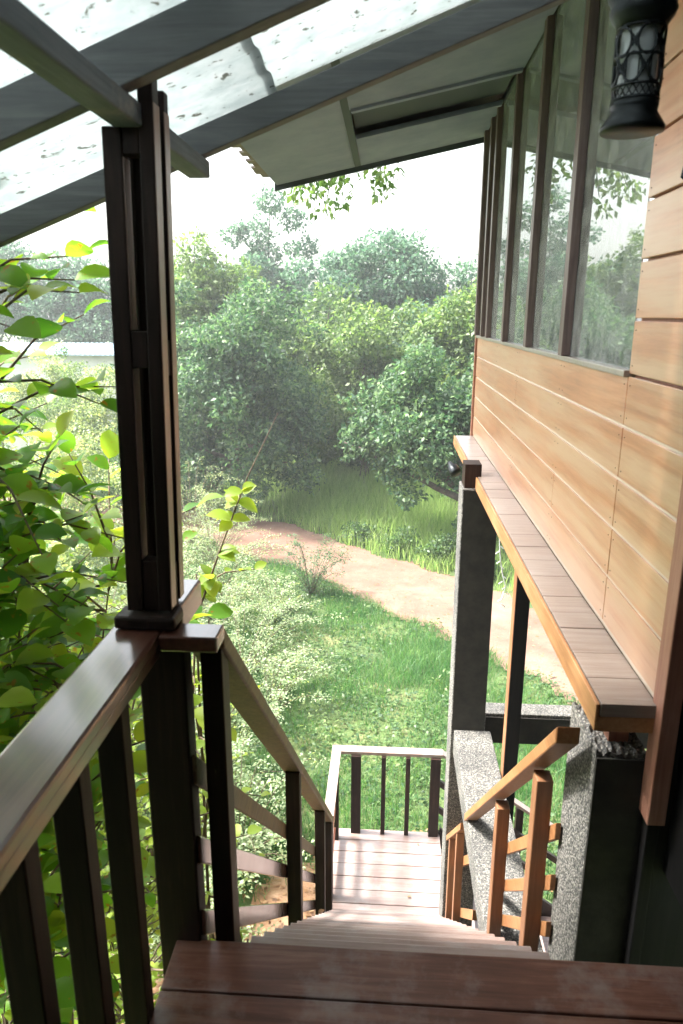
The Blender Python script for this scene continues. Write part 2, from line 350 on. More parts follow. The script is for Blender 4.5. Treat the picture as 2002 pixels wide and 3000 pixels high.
P = scatter(230000, -5.5, 5.5, 5.6, 20, lambda x, y: (dpath(x,y) > 1.30) & (dsoil(x,y) > .85+.3*RNG.random(len(x))) & (y < 20.5-.9*x*0) & (dpath(x,y)+0*x < 99) & ((y < 17.4-.95*x)) & (RNG.random(len(x)) < np.clip(.10+1.1*pat(x,y)-.55*(np.sin(x*2.7+1.3*np.sin(y*1.9))*np.sin(y*2.3+x) > .55), .03, 1)))
blades('grass', P, .09+.16*RNG.random(len(P))*(.5+pat(P[:,0],P[:,1])), .006+.008*RNG.random(len(P)), M['grass'], .45)
P = scatter(48000, -6, 7, 16, 33, lambda x, y: (dpath(x,y) > 1.33) & (y > 17.6-.9*x) & (RNG.random(len(x)) < np.where((x>-3.5)&(x<2.2), 1., .35)))
blades('tall_grass', P, .35+.75*RNG.random(len(P))*np.clip((dpath(P[:,0],P[:,1])-1)/1.2, .25, 1), .014+.016*RNG.random(len(P)), M['tallgrass'], .28)
# low ground cover between the grass
P = scatter(14000, -5, 5, 6, 17, lambda x, y: (dpath(x,y) > 1.25) & (y < 17-.95*x) & (dsoil(x,y) > 1.) & (np.sin(x*2.1+y)*np.sin(y*1.3-x*.7)+.25*np.sin(x*5) > .45))
n = len(P); P[:,2] += .04+.22*RNG.random(n)
tag(leaves('weed_patches', P, RNG.normal(size=(n,3))*[1,1,.6], np.tile([0,0,1.],(n,1))+RNG.normal(size=(n,3))*.5, .04+.07*RNG.random(n), M['lf_bush']), kind='stuff')
P = scatter(26000, -5, 5, 6, 17, lambda x, y: (dpath(x,y) > 1.2) & (y < 17.2-.95*x) & (dsoil(x,y) > .95) & (pat(x,y) < .55))
n = len(P); P[:,2] += .02+.10*RNG.random(n)
tag(leaves('ground_cover', P, RNG.normal(size=(n,3))*[1,1,.3], np.tile([0,0,1.],(n,1))+RNG.normal(size=(n,3))*.35, .04+.06*RNG.random(n), M['lf_mid']), kind='stuff')
P = scatter(5200, -3, 4, 2.6, 8, lambda x, y: dsoil(x,y) < 1.15)
n = len(P); P[:,2] += .03+.01*RNG.random(n)
tag(leaves('leaf_litter', P, RNG.normal(size=(n,3))*[1,1,.15], np.tile([0,0,1.],(n,1))+RNG.normal(size=(n,3))*.3, .03+.06*RNG.random(n), M['litter']), kind='stuff')
P = scatter(5200, -8, 6, 10, 24, lambda x, y: (dpath(x,y) < 1.2))
n = len(P); P[:,2] += .036
tag(leaves('path_litter', P, RNG.normal(size=(n,3))*[1,1,.1], np.tile([0,0,1.],(n,1))+RNG.normal(size=(n,3))*.25,   .025+.06*RNG.random(n)**2, M['litter']), kind='stuff')

# ------------------------------------------------------------------ deck floor
fl = bmesh.new(); y = 1.508
for i, w in enumerate([.152]*12):
    box(fl, -.53, 3.0, y-w+.004, y, -.045, 0 if i else .0015); y -= w
f = obj('deck_floor', fl, M['floor'], bevel=.004); tag(f, kind='structure')

# ------------------------------------------------------------------ staircase and landing
RISE, RUN = .189, .2
line = lambda y: -(y-1.5)*RISE/RUN
st = empty('staircase', 'long straight wooden staircase dropping steeply from the deck to the landing', 'staircase')
for i in range(1, 18):
    y0 = 1.5+RUN*(i-1); z = -RISE*i
    obj('tread', B(-.375, .50, y0-.01, y0+RUN+.012, z-.034, z), M['tread'], st, .004)
for x0 in (-.40, .502):
    bm = bmesh.new(); ybar(bm, x0, x0+.024, 1.50, -.06, 4.93, line(4.93)-.06, .22); obj('stringer', bm, M['raily'], st)
ld = empty('landing', 'square plank landing at the foot of the long staircase', 'landing')
LZ = -3.4; y = 4.86
for i in range(8):
    obj('plank', B(-.47, .60 if i < 8 else .5, y+.003, y+.155, LZ-.034, LZ-(.001 if i%2 else 0)), M['tread'], ld, .003); y += .159
obj('joist', B(-.45, -.40, 4.88, 6.12, LZ-.16, LZ-.036), M['raily'], ld); obj('joist', B(.53, .58, 4.88, 6.12, LZ-.16, LZ-.036), M['raily'], ld)
for sx in (-.44, .50):
    for sy in (4.92, 6.02): obj('support', B(sx, sx+.08, sy, sy+.08, GZ-.2, LZ-.162), M['post'], ld)
s2 = empty('staircase', 'lower wooden staircase running down to the right from the landing', 'staircase')
for i in range(1, 8):
    x0 = .61+.24*(i-1); obj('tread', B(x0, x0+.25, 5.15, 6.12, LZ-RISE*i-.034, LZ-RISE*i), M['tread'], s2, .004)
bm = bmesh.new(); xbar(bm, 6.125, 6.15, .60, LZ+.06, 2.3, LZ+.06-1.7*.7875, .26); obj('stringer', bm, M['railx'], s2)

# ------------------------------------------------------------------ railings
dr = empty('deck_railing', 'dark deck railing with broad glossy top rail beside the leafy shrub', 'railing')
bm = bmesh.new(); box(bm, -.628, -.507, -1.1, 1.56, .868, .902); obj('handrail', bm, M['raily'], dr, .008)
bm = bmesh.new(); box(bm, -.618, -.514, -1.1, 1.56, .832, .8675); obj('rail_moulding', bm, M['raily'], dr, .006)
for yy in (1.265, 1.06, .862, .66, .46, .26, .06): obj('baluster', B(-.586, -.528, yy, yy+.045, -.30, .832), M['post'], dr, .003)

vp = empty('veranda_post', 'tall dark built up wooden post with slots rising from the railing to the canopy', 'post')
X0, X1, Y0, Y1 = -.590, -.487, 1.500, 1.605
w = .036
WL, WR = .039, .030
for (a, b, c, d, top) in ((X0, X0+WL, Y0, Y0+.04, 1.95), (X1-WR, X1, Y0, Y0+.040, 2.05), (X0, X0+WL, Y1-.034, Y1, 2.0), (X1-WR, X1, Y1-.030, Y1, 2.03)):
    obj('corner_stile', B(a, b, c, d, .94, top), M['post'], vp, .003)
obj('core', B(X0+.047, X0+.060, Y0+.047, Y1-.040, .94, 1.95), M['post'], vp)
for z0, z1 in ((1.49, 1.565), (.94, 1.06)):
    obj('spacer_block', B(X0+WL+.0005, X1-WR-.0005, Y0+.003, Y0+.046, z0, z1), M['post'], vp, .002)
    obj('spacer_block', B(X1-.022, X1-.003, Y0+.041, Y1-.031, z0-.02, z1-.02), M['post'], vp, .002)
obj('spacer_block', B(X0+WL+.0005, X1-WR-.0005, Y0+.003, Y0+.046, 1.90, 1.955), M['post'], vp, .002)
for z0, z1 in ((1.065, 1.488), (1.568, 1.895)):  # pale strips paint the light caught inside the slots
    obj('lit_face_strip', B(X0+WL+.0003, X0+WL+.0018, Y0+.003, Y0+.0385, z0, z1), M['lit_face'], vp)
    obj('lit_face_strip', B(X0+.0603, X0+.0618, Y0+.048, Y1-.041, z0, z1), M['lit_face'], vp)
for a, b in ((Y0+.002, Y0+.038), (Y1-.034, Y1-.002)): obj('lit_face_strip', B(X1+.0003, X1+.0018, a, b, .945, 1.99), M['lit_face'], vp)  # same painted light on the outer right faces
for o in vp.children:
    for v in o.data.vertices: v.co.x += (v.co.z-.94)*.026
obj('base_plate', B(-.615, -.472, 1.472, 1.55, .904, .935), M['post'], vp, .008)
obj('base_cap', B(-.60, -.478, 1.552, 1.735, .862, .932), M['raily'], vp, .006)
obj('lower_post', B(-.575, -.464, 1.50, 1.565, -.9, .8615), M['post'], vp, .005)

sl = empty('stair_railing', 'weathered dark railing on the left of the long staircase', 'railing')
bm = bmesh.new(); box(bm, -.506, -.372, 1.452, 1.532, .862, .9); obj('handrail_return', bm, M['raily'], sl, .005)
bm = bmesh.new(); ybar(bm, -.465, -.375, 1.534, .897, 4.98, .897-(4.98-1.534)*.945, .062); obj('handrail', bm, M['mossy'], sl, .006)
for yy, zb in ((1.535, -.3), (2.93, -1.75), (4.24, -2.95), (4.90, -3.41)):
    zt = .835-(yy-1.534)*.945-.012
    obj('stair_post', B(-.452 if yy > 2 else -.436, -.383, yy, yy+.07, zb, zt if yy > 2 else .84), M['post'], sl, .004)
for off in (.57, .335, .105):
    bm = bmesh.new(); ybar(bm, -.464, -.4525, 1.51, line(1.51)+off, 4.96, line(4.96)+off, .085); obj('mid_rail', bm, M['mossy'] if off > .5 else M['raily'], sl, .004)

sr = empty('stair_railing', 'orange brown upper stair railing on the right running into the pebbled beam', 'railing')
ho = .845
bm = bmesh.new(); ybar(bm, .538, .612, 1.99, line(1.99)+ho, 3.93, line(3.93)+ho, .06); obj('handrail', bm, M['orange'], sr, .005)
for yy in (2.27, 2.97):
    bm = B(.562, .622, yy, yy+.07, line(yy)-.28, line(yy+.07)+ho-.065); obj('stair_post', bm, M['orangez'], sr, .004)
for off in (.53, .31, .10):
    bm = bmesh.new(); ybar(bm, .6225, .643, 2.20, line(2.20)+off, 3.28, line(3.28)+off, .07); obj('mid_rail', bm, M['orange'], sr, .003)
sq = empty('stair_railing', 'short lower stair railing on the right tucked beneath the pebbled beam', 'railing')
bm = bmesh.new(); ybar(bm, .538, .60, 4.10, -1.66, 4.95, -1.66-.85*.945, .055); obj('handrail', bm, M['orange'], sq, .004)
for yy in (4.30, 4.72): obj('stair_post', B(.545, .598, yy, yy+.055, line(yy)-.3, -1.66-(yy-4.10)*.945-.06), M['orangez'], sq, .003)
for off in (.55, .10):
    bm = bmesh.new(); ybar(bm, .60, .63, 3.75, line(3.75)+off, 4.88, line(4.88)+off, .08); obj('mid_rail', bm, M['orange'], sq)

lr = empty('landing_railing', 'small railing with pale sunlit top rail round the far side of the landing', 'railing')
RZ = LZ+.915
obj('handrail', B(-.475, .60, 6.085, 6.19, RZ-.035, RZ), M['tread'], lr, .004)
obj('handrail', B(-.475, -.385, 5.15, 6.083, RZ-.035, RZ-.0015), M['tread'], lr, .004)
for x0, x1 in ((-.285,-.190), (.485,.580)): obj('landing_post', B(x0, x1, 6.06, 6.125, LZ-.25, RZ-.037), M['post'], lr, .003)
for x0 in (.010, .246): obj('baluster', B(x0, x0+.042, 6.06, 6.10, LZ+.0005, RZ-.037), M['post'], lr, .003)
for yy in (5.2, 5.95): obj('landing_post', B(-.463, -.40, yy, yy+.07, LZ-.2, RZ-.037), M['post'], lr, .003)
for off in (.62, .38, .15): obj('mid_rail', B(-.455, -.425, 5.27, 5.95, LZ+off-.06, LZ+off), M['raily'], lr)
lower = empty('stair_railing', 'railing of the lower stairs descending to the right beyond the landing', 'railing')
K = .70
def l2(z, x0=.602, x1=2.6, y0=6.09, y1=6.18, h=.035, nm='handrail', mt='tread'):
    bm = bmesh.new(); xbar(bm, y0, y1, x0, z-(x0-.6)*K, x1, z-(x1-.6)*K, h); obj(nm, bm, M[mt], lower, .003)
l2(RZ)
for o in (.60, .30, .02): l2(LZ+o, .585, 2.6, 6.10, 6.14, .07, 'mid_rail', 'railx')
for x0 in (1.35, 2.1): obj('stair_post', B(x0, x0+.07, 6.143, 6.20, LZ-(x0-.6)*K-.4, RZ-.04-(x0-.53)*K), M['post'], lower)

# ------------------------------------------------------------------ canopy over the stairs
cn = empty('canopy', 'lean to canopy of stained translucent sheets on grey rafters', 'canopy')
rx = lambda x: 1.990 + .375*(x+.51)
bm = bmesh.new(); box(bm, -.540, -.482, -1.1, 2.045, 1.947, 1.989); pb = obj('plate_beam', bm, M['slatey'], cn, .004)
bm = bmesh.new()
for y0, h in ((.66, .085), (1.42, .085), (2.0, .07)):
    bm = bmesh.new(); xbar(bm, y0, y0+.045, -2.6, rx(-2.6)+h-.002, .795, rx(.795)+h-.002, h); obj('rafter', bm, M['slate'], cn, .003)
def sheet(x0, x1, y0, y1, dz):
    nx = 2; V = []; F = []
    ys_ = np.arange(y0, y1+.001, .02)
    bmx = bmesh.new(); rows = []
    for yy in ys_:
        r = []
        for k in range(9):
            xx = x0+(x1-x0)*k/8
            r.append(bmx.verts.new((xx, yy, rx(xx)+.088+dz+.006*math.sin(yy*2*math.pi/.16))))
        rows.append(r)
    for a, b in zip(rows, rows[1:]):
        for k in range(8): bmx.faces.new((a[k], a[k+1], b[k+1], b[k]))
    o = obj('roof_sheet', bmx, M['sheet'], cn, smooth=True)
    s = o.modifiers.new('thick', 'SOLIDIFY'); s.thickness = .002
    return o
sheet(-2.7, -.30, .62, 2.10, .004); sheet(-.335, .54, .62, 2.10, .022)

# ------------------------------------------------------------------ house
hs = empty('house', 'wooden house with pale orange plank siding on concrete columns', 'house')
WX = .8
bm = bmesh.new()
zs = [.515, .69, .87, 1.05, 1.232, 1.405, 1.583, 1.765, 1.945, 2.13, 2.31, 2.49, 2.67, 2.85, 3.03]
def board(y0, y1, z0, z1, bx):
    g = .0085
    box(bm, WX+bx, WX+(.0065 if z0 < 1.4 else .022), y0+.0025, y1-.0025, z0+g, z1-.001)
for i in range(5):
    cuts = [1.94, 2.488] + {0:[6.75], 1:[3.42,6.75], 2:[6.75], 3:[4.6,6.75], 4:[6.75]}[i]
    for a, b in zip(cuts, cuts[1:]): board(a, b, zs[i], zs[i+1], .0015*random.random())
for i in range(5, 14): board(1.94, 2.488, zs[i], zs[i+1], .0015*random.random())
obj('siding', bm, M['siding'], hs, .003)
obj('wall_backing', B(WX+.007, WX+.10, 1.95, 6.752, .50, 1.39), M['gap_glint'], hs)  # pale backing paints the skylit lips between the lower boards
obj('wall_backing', B(WX+.0225, WX+.10, 1.95, 2.487, 1.4005, 3.1), M['trim'], hs)
obj('shaded_trim_foot', B(WX+.004, WX+.040, 1.885, 1.932, -1.6, .139), M['black'], hs, .004)  # black lower end of the trim, its shadow put into the colour
obj('corner_trim', B(WX-.008, WX+.045, 1.86, 1.938, .14, 3.2), M['trim'], hs, .004)
obj('corner_trim', B(WX-.018, WX+.03, 6.755, 6.80, .4, 3.2), M['trim'], hs, .003)
obj('shade_wall', B(WX+.046, 5.4, 1.90, 1.93, GZ-.1, 3.2), M['black'], hs)  # wall return, its deep shade put into the colour; lower part blocks light
obj('shade_wall', B(.875, .92, -1.2, 1.899, -.05, 3.2), M['black'], hs)  # added to block light from the right
obj('shade_wall', B(-.75, .92, -1.26, -1.201, -.6, 3.2), M['black'], hs)  # unseen back wall added to keep light off the post fronts
obj('shade_wall', B(-.70, -.65, -1.2, .60, -.6, 2.7), M['black'], hs)  # unseen left wall added to cut light from behind
obj('shade_ceiling', B(.55, .874, .62, 2.30, 2.50, 2.53), M['black'], hs)  # opaque panel added to dim the right side of the floor
obj('rear_shade_wall', B(-9.0, -.76, -1.26, -1.0, GZ-.1, 4.2), M['black'], hs)  # unseen wall added to stop light from behind on the left
obj('under_deck_shade_panel', B(-.55, -.525, -1.2, 1.458, GZ-.1, -.18), M['black'], hs)  # added blocker closing off light along the deck's left side
obj('shade_ceiling', B(-2.8, .874, -1.2, .615, 2.52, 2.56), M['black'], hs)  # unseen ceiling added to darken the deck behind the canopy
obj('under_deck_shade_panel', B(-.52, .84, 1.46, 1.49, GZ-.1, -.05), M['black'], hs)  # unseen panel added to stop light coming from below the deck
obj('window_sill', B(WX-.016, WX+.03, 2.49, 6.75, 1.4005, 1.423), M['ledge'], hs, .003)
cuts = [2.495, 3.36, 4.25, 5.12, 5.98, 6.32, 6.74]
for a, b in zip(cuts, cuts[1:]):
    wd = empty('window', None, None); wd.parent = hs
    obj('pane', B(WX+.012, WX+.016, a+.02, b+.02, 1.4235, 3.1), M['glass'], wd)
    obj('mullion', B(WX-.028, WX+.011, b-.012, b+.062, 1.4235, 3.14), M['frame'], wd, .003)
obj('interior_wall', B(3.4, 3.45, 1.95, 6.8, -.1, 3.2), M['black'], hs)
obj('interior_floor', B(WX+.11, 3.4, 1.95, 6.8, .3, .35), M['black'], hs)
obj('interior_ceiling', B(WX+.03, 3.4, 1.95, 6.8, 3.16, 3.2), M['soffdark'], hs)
obj('end_wall', B(WX+.101, 3.4, 6.70, 6.75, .4, 1.5), M['trim'], hs)
bm = bmesh.new()
for i in range(5):
    for yy in (2.46, 2.52, 3.39, 3.45, 4.57, 4.63, 5.5, 6.4):
        for zz in (zs[i]+.035, zs[i+1]-.03): box(bm, WX-.0012, WX+.0004, yy-.002, yy+.002, zz-.002, zz+.002)
for i in range(5, 14):
    for yy in (1.98, 2.46):
        for zz in (zs[i]+.035, zs[i+1]-.03): box(bm, WX-.0012, WX+.0004, yy-.002, yy+.002, zz-.002, zz+.002)
tag(obj('nail_heads', bm, M['iron'], hs), kind='stuff')
# ledge under the siding: end-grain blocks on top of a long orange beam
bm = bmesh.new(); y = 1.905; random.seed(3)
while y < 6.70:
    w_ = random.uniform(.14, .23); box(bm, .637, WX-.003, y, min(y+w_, 6.71)-.0025, .470, .512+random.uniform(-.0012, .0012)); y += w_
obj('ledge', bm, M['ledge'], hs, .002)
obj('ledge_beam', B(.632, WX+.02, 1.907, 6.72, .420, .469), M['ledgeside'], hs, .003)
obj('ledge_face', B(.622, .6345, 1.906, 6.72, .422, .510), M['ledgeside'], hs, .003)
# soffit and roof of the house
sf = lambda x: 3.12 - .205*(.8-x)
def slab(name, x0, x1, y0, y1, dz, h, mt):
    bm = bmesh.new(); xbar(bm, y0, y1, x0, sf(x0)+dz, x1, sf(x1)+dz, h); return obj(name, bm, mt, hs)
slab('soffit', -1.04, -.285, 2.14, 6.98, .0, .02, M['soffit'])
slab('soffit', -.28, .80, 2.14, 5.06, -.03, .02, M['soffit'])
slab('soffit', -.28, .80, 5.92, 6.98, .0, .02, M['soffit'])
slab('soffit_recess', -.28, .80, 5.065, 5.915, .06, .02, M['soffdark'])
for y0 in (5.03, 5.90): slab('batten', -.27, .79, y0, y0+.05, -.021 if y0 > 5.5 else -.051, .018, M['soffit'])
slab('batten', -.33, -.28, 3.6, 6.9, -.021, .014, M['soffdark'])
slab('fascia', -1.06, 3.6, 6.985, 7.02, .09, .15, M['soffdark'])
slab('roof', -1.10, 3.7, 2.13, 7.06, .19, .09, M['roof'])
bm = bmesh.new(); y = 2.4
while y < 7.05:
    l = random.uniform(.03, .10); box(bm, -1.11-l, -1.06, y, y+.14, sf(-1.1)+.07, sf(-1.1)+.085); y += .15
obj('eave_tiles', bm, M['roof'], hs)
# concrete frame
def jagged(x0, x1, y0, y1, z0, z1, amp):
    bm = bmesh.new(); n = 14; m_ = 14
    top = [[bm.verts.new((x0+(x1-x0)*i/n, y0+(y1-y0)*j/m_, z1+random.uniform(-amp, amp))) for j in range(m_+1)] for i in range(n+1)]
    bot = [[bm.verts.new((x0+(x1-x0)*i/n, y0+(y1-y0)*j/m_, z0)) for j in range(m_+1)] for i in range(n+1)]
    for i in range(n):
        for j in range(m_):
            bm.faces.new((top[i][j], top[i+1][j], top[i+1][j+1], top[i][j+1]))
    for i in range(n):
        bm.faces.new((bot[i][0], bot[i+1][0], top[i+1][0], top[i][0])); bm.faces.new((bot[i+1][m_], bot[i][m_], top[i][m_], top[i+1][m_]))
    for j in range(m_):
        bm.faces.new((bot[0][j+1], bot[0][j], top[0][j], top[0][j+1])); bm.faces.new((bot[n][j], bot[n][j+1], top[n][j+1], top[n][j]))
    return bm
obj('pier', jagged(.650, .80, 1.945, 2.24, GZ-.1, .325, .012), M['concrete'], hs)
obj('pier_front_shade', B(.6505, .95, 1.935, 1.943, -3.5, .31), M['front_shade'], hs)  # dark sheet painting the shaded front of the pier
obj('bearing_block', B(.70, .76, 2.0, 2.2, .33, .4195), M['trim'], hs)
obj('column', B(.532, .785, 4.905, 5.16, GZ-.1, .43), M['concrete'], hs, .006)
obj('column_front_shade', B(.540, .784, 4.898, 4.903, -1.46, .42), M['front_shade'], hs)  # column's shaded front, laid on as a dark sheet
obj('bearing_block', B(.545, .66, 4.93, 5.10, .4305, .60), M['post'], hs, .003)
obj('floor_beam', B(.555, .83, 2.245, 4.897, -1.66, -1.46), M['concrete'], hs, .006)
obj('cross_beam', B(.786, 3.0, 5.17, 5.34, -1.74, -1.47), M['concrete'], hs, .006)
obj('beam_front_shade', B(.83, 3.0, 5.160, 5.168, -1.73, -1.50), M['front_shade'], hs)  # dark sheet for the shade on the cross beam's front
obj('wood_pillar', B(.838, .90, 4.34, 4.43, GZ, .22), M['orangez'], hs, .004)
obj('pillar_front_shade', B(.842, .93, 4.332, 4.338, GZ, .21), M['black'], hs)  # black sheet standing in for the pillar's unlit front
obj('bearing_block', B(.80, .91, 4.25, 4.42, .222, .419), M['post'], hs, .003)
obj('wood_pillar', B(1.02, 1.07, 5.0, 5.06, GZ, .41), M['orangez'], hs, .003)

# ------------------------------------------------------------------ lantern, hook, fairy lights, spotlight
lt = empty('hanging_lantern', 'black pierced metal lantern hanging in front of the siding', 'lantern')
CX, CY, ZB, S = .470, 1.60, 1.948, 1.5; ZS = 1.3
def pr(l): return [(r*S, ZB+z*S*ZS) for r, z in l]
bm = bmesh.new(); lathe(bm, pr([(.0,.0),(.040,.0),(.041,.004),(.036,.010),(.029,.018),(.030,.022),(.0305,.027)]), CX, CY); obj('base', bm, M['iron'], lt, smooth=True)
bm = bmesh.new(); lathe(bm, pr([(.030,.092),(.033,.096),(.038,.101),(.041,.107),(.038,.112),(.044,.118),(.047,.130),(.036,.145),(.012,.16),(.004,.175)]), CX, CY); obj('cap', bm, M['iron'], lt, smooth=True)
bm = bmesh.new(); lathe(bm, pr([(.0235,.0272),(.0235,.0918)]), CX, CY, 32, False); obj('glass_tube', bm, M['lampglass'], lt, smooth=True)
bm = bmesh.new(); R0 = .0292*S
def cyl(a, z): return (CX+R0*math.cos(a), CY+R0*math.sin(a), ZB+z*S*ZS)
for row, zc in ((0, .048+.006), (1, .077)):
    for k in range(6):
        a0 = (k+.5*row)*math.pi/3
        ring = [cyl(a0+.40*math.cos(t), zc+.0125*math.sin(t)) for t in np.linspace(0, 2*math.pi, 17)]
        tube(bm, ring, .0019*S, 5, False)
        for s_ in (-1, 1): tube(bm, [cyl(a0+s_*.42, zc-.005), cyl(a0+s_*.52, zc), cyl(a0+s_*.42, zc+.005)], .0017*S, 5)
for zc in (.0285, .040, .0655, .091): tube(bm, [cyl(t, zc) for t in np.linspace(0, 2*math.pi, 33)], .0018*S, 5, False)
for k in range(22):
    for s_ in (-1, 1): tube(bm, [cyl(k*.2856, .029), cyl(k*.2856+s_*.2856, .0395)], .0010*S, 4)
for k in range(12): tube(bm, [cyl(k*math.pi/6+.26, .041), cyl(k*math.pi/6+.26, .0655)], .001*S, 4)
obj('pierced_cage', bm, M['iron'], lt)
bm = bmesh.new(); tube(bm, [(CX, CY, ZB+.175*S*ZS), (CX, CY, rx(CX)+.01)], .003, 6); obj('hanger', bm, M['iron'], lt)
bm = bmesh.new(); tube(bm, [(.797, 2.06, 1.93), (.765, 2.06, 1.93), (.745, 2.06, 1.945), (.748, 2.06, 1.965), (.764, 2.06, 1.968)], .006, 8)
box(bm, .793, .80, 2.04, 2.08, 1.89, 1.97)
tag(obj('wall_hook', bm, M['iron']), 'small curled black iron hook on the pale siding by the lantern', 'hook')
fs = empty('string_lights', 'white fairy light string dangling under the ledge beside the concrete column', 'string lights')
pts = [(.70,4.28,.42), (.703,4.28,.33), (.71,4.285,.22), (.722,4.29,.12), (.742,4.29,.02), (.765,4.29,-.05), (.752,4.285,-.09), (.742,4.28,-.13)]
bm = bmesh.new(); tube(bm, pts, .0035, 6); obj('cord', bm, M['wire'], fs)
for i, (x, y, z) in enumerate(pts[1:]):
    for dz, sx in ((0, 1 if i%2 else -1), (-.035, -1 if i%2 else 1)):
        bm = bmesh.new(); tube(bm, [(x, y, z+dz), (x+.014*sx, y-.004, z+dz-.007), (x+.022*sx, y-.004, z+dz-.016)], [.003,.003,.0048], 6); obj('bulb', bm, M['wire'], fs)
bm = bmesh.new()
lathe(bm, [(.0,0.),(.045,.0),(.05,.02),(.042,.07),(.02,.10),(.012,.13)], 0, 0, 16)
so = obj('spotlight', bm, M['iron'], smooth=True); so.rotation_euler = (math.radians(-40), math.radians(-35), 0); so.location = (.565, 5.72, .36)
tag(so, 'small dark spotlight clamped under the far end of the ledge', 'spotlight')
# fallen leaves on the landing and steps
for i, (x, yy, z, s_) in enumerate(((.26,5.27,LZ+.004,.035), (.37,5.93,LZ+.004,.025), (-.30,2.95,line(2.95)+.04,.04))):
    n = 1; o = leaves('fallen_leaf', np.array([[x,yy,z+.004]]), np.array([[1.,.4*i,.1]]), np.array([[0,.2,1.]]), np.array([s_]), M['litter'], tv=BIG_V, tf=BIG_F)
    tag(o, ['dry orange leaf lying in the middle of the landing', 'tiny brown leaf near the far edge of the landing', 'fallen leaf caught beside the second left stair post'][i], 'leaf', 'fallen leaves')

# ------------------------------------------------------------------ near large-leaved shrub beside the deck
def near_ok(P): 
    x, y, z = P[:,0], P[:,1], P[:,2]
    lim = np.where(y < 1.75, -.70, -.60)
    return (x < lim)
def twiggy(name, label, base, tips, mt, leafsize, n_twigs, twl, cat='shrub', gap=.07, ok=None, stem=.022, group=None, smallfork=.45):
    t = empty(name, label, cat, group); t.location = base; b0 = Vector(base)
    bs = bmesh.new(); LP = []; LD = []; LU = []; LS = []
    for tip in tips:
        tip = Vector(tip)
        k = 9; pts = []
        for i in range(k+1):
            q = i/k; p = b0.lerp(tip, q); p.x = b0.x+(tip.x-b0.x)*q**1.4; p.y = b0.y+(tip.y-b0.y)*q**1.2
            p += Vector([random.uniform(-.06, .06) for _ in range(3)])*(0 if i in (0, k) else 1); pts.append(p)
        tube(bs, [p-b0 for p in pts], [stem*(1-.8*i/k) for i in range(k+1)], 6)
        for j in range(n_twigs):
            q = random.uniform(smallfork, 1); i = min(int(q*k), k-1); s = pts[i].lerp(pts[i+1], q*k-i)
            d = Vector((random.uniform(-1,1), random.uniform(-1,1), random.uniform(-.25,.8))).normalized()
            l = twl*random.uniform(.5, 1.2); e = s+d*l; mid = s.lerp(e, .5)+Vector((0,0,.12*l))
            cv = [s, mid, e]
            if ok is not None and not ok(np.array([[*e]]))[0]: continue
            if ok is not None and not ok(np.array([[*mid]]))[0]: continue
            tube(bs, [p-b0 for p in cv], [.006,.004,.002], 5)
            m_ = max(3, int(l/gap)); side = Vector((-d.y, d.x, 0)).normalized() if abs(d.z) < .98 else Vector((1,0,0))
            for a in range(m_):
                q2 = (a+1)/m_; p = (s.lerp(mid, q2*2) if q2 < .5 else mid.lerp(e, q2*2-1))
                sd = side*(1 if a%2 else -1) if a < m_-1 else d
                LP.append(p); LD.append(sd+d*.55+Vector((random.uniform(-.3,.3), random.uniform(-.3,.3), random.uniform(-.5,.25))))
                LU.append(Vector((random.uniform(-.6,.6), random.uniform(-.7,.5), 1))); LS.append(leafsize*random.uniform(.55, 1.25))
    P = np.array([[*p] for p in LP]); D = np.array([[*p] for p in LD]); U = np.array([[*p] for p in LU]); S_ = np.array(LS)
    if ok is not None:
        kk = ok(P) & ok(P+unit(D)*S_[:,None]); P, D, U, S_ = P[kk], D[kk], U[kk], S_[kk]
    leaves('foliage', P-np.array(base), D, U, S_, mt, t, BIG_V, BIG_F, True)
    obj('branches', bs, M['twig'], t, smooth=True)
    return t
random.seed(21)
tips = [(-1.2,1.95,2.0), (-1.45,2.3,1.75), (-1.15,2.0,1.5), (-1.6,2.5,1.3), (-1.15,2.2,1.05), (-1.75,2.9,1.3), (-1.05,2.6,.75), (-1.25,1.8,.55), (-1.9,3.2,.6), (-1.0,2.2,.35), (-1.5,2.4,.1), (-1.4,2.0,.9), (-2.0,2.6,.9), (-1.15,2.1,1.8)]
twiggy('broadleaf_shrub', 'tall leafy shrub with large glossy green leaves crowding the deck railing', (-1.8,2.5,GZ), tips, M['lf_near'], .112, 38, .42, ok=near_ok, gap=.062, stem=.014, smallfork=.68)
tips = [(-2.6,4.6,.7), (-2.1,4.2,.0), (-3.1,5.2,.2), (-2.4,3.6,-.5), (-1.6,4.4,-.4), (-3.2,4.4,-.9), (-1.3,3.9,-1.2), (-2.2,5.2,-1.3), (-1.4,5.2,-1.8), (-3.0,3.4,-1.6), (-1.3,3.2,-2.0)]
twiggy('broadleaf_shrub', 'lime green shrub behind the glossy leaved one below the deck', (-2.3,4.2,GZ), tips, M['lf_lime'], .06, 90, .55, ok=near_ok, gap=.05, stem=.014)
twiggy('sapling', 'slender bare tipped sapling with few lime leaves rising behind the veranda post', (-.95,3.2,GZ), [(-.80,3.0,.25), (-.86,3.05,.45), (-1.0,3.1,.1)], M['lf_lime'], .08, 9, .26, cat='sapling', ok=lambda P: (P[:,0] < -.52), smallfork=.72)
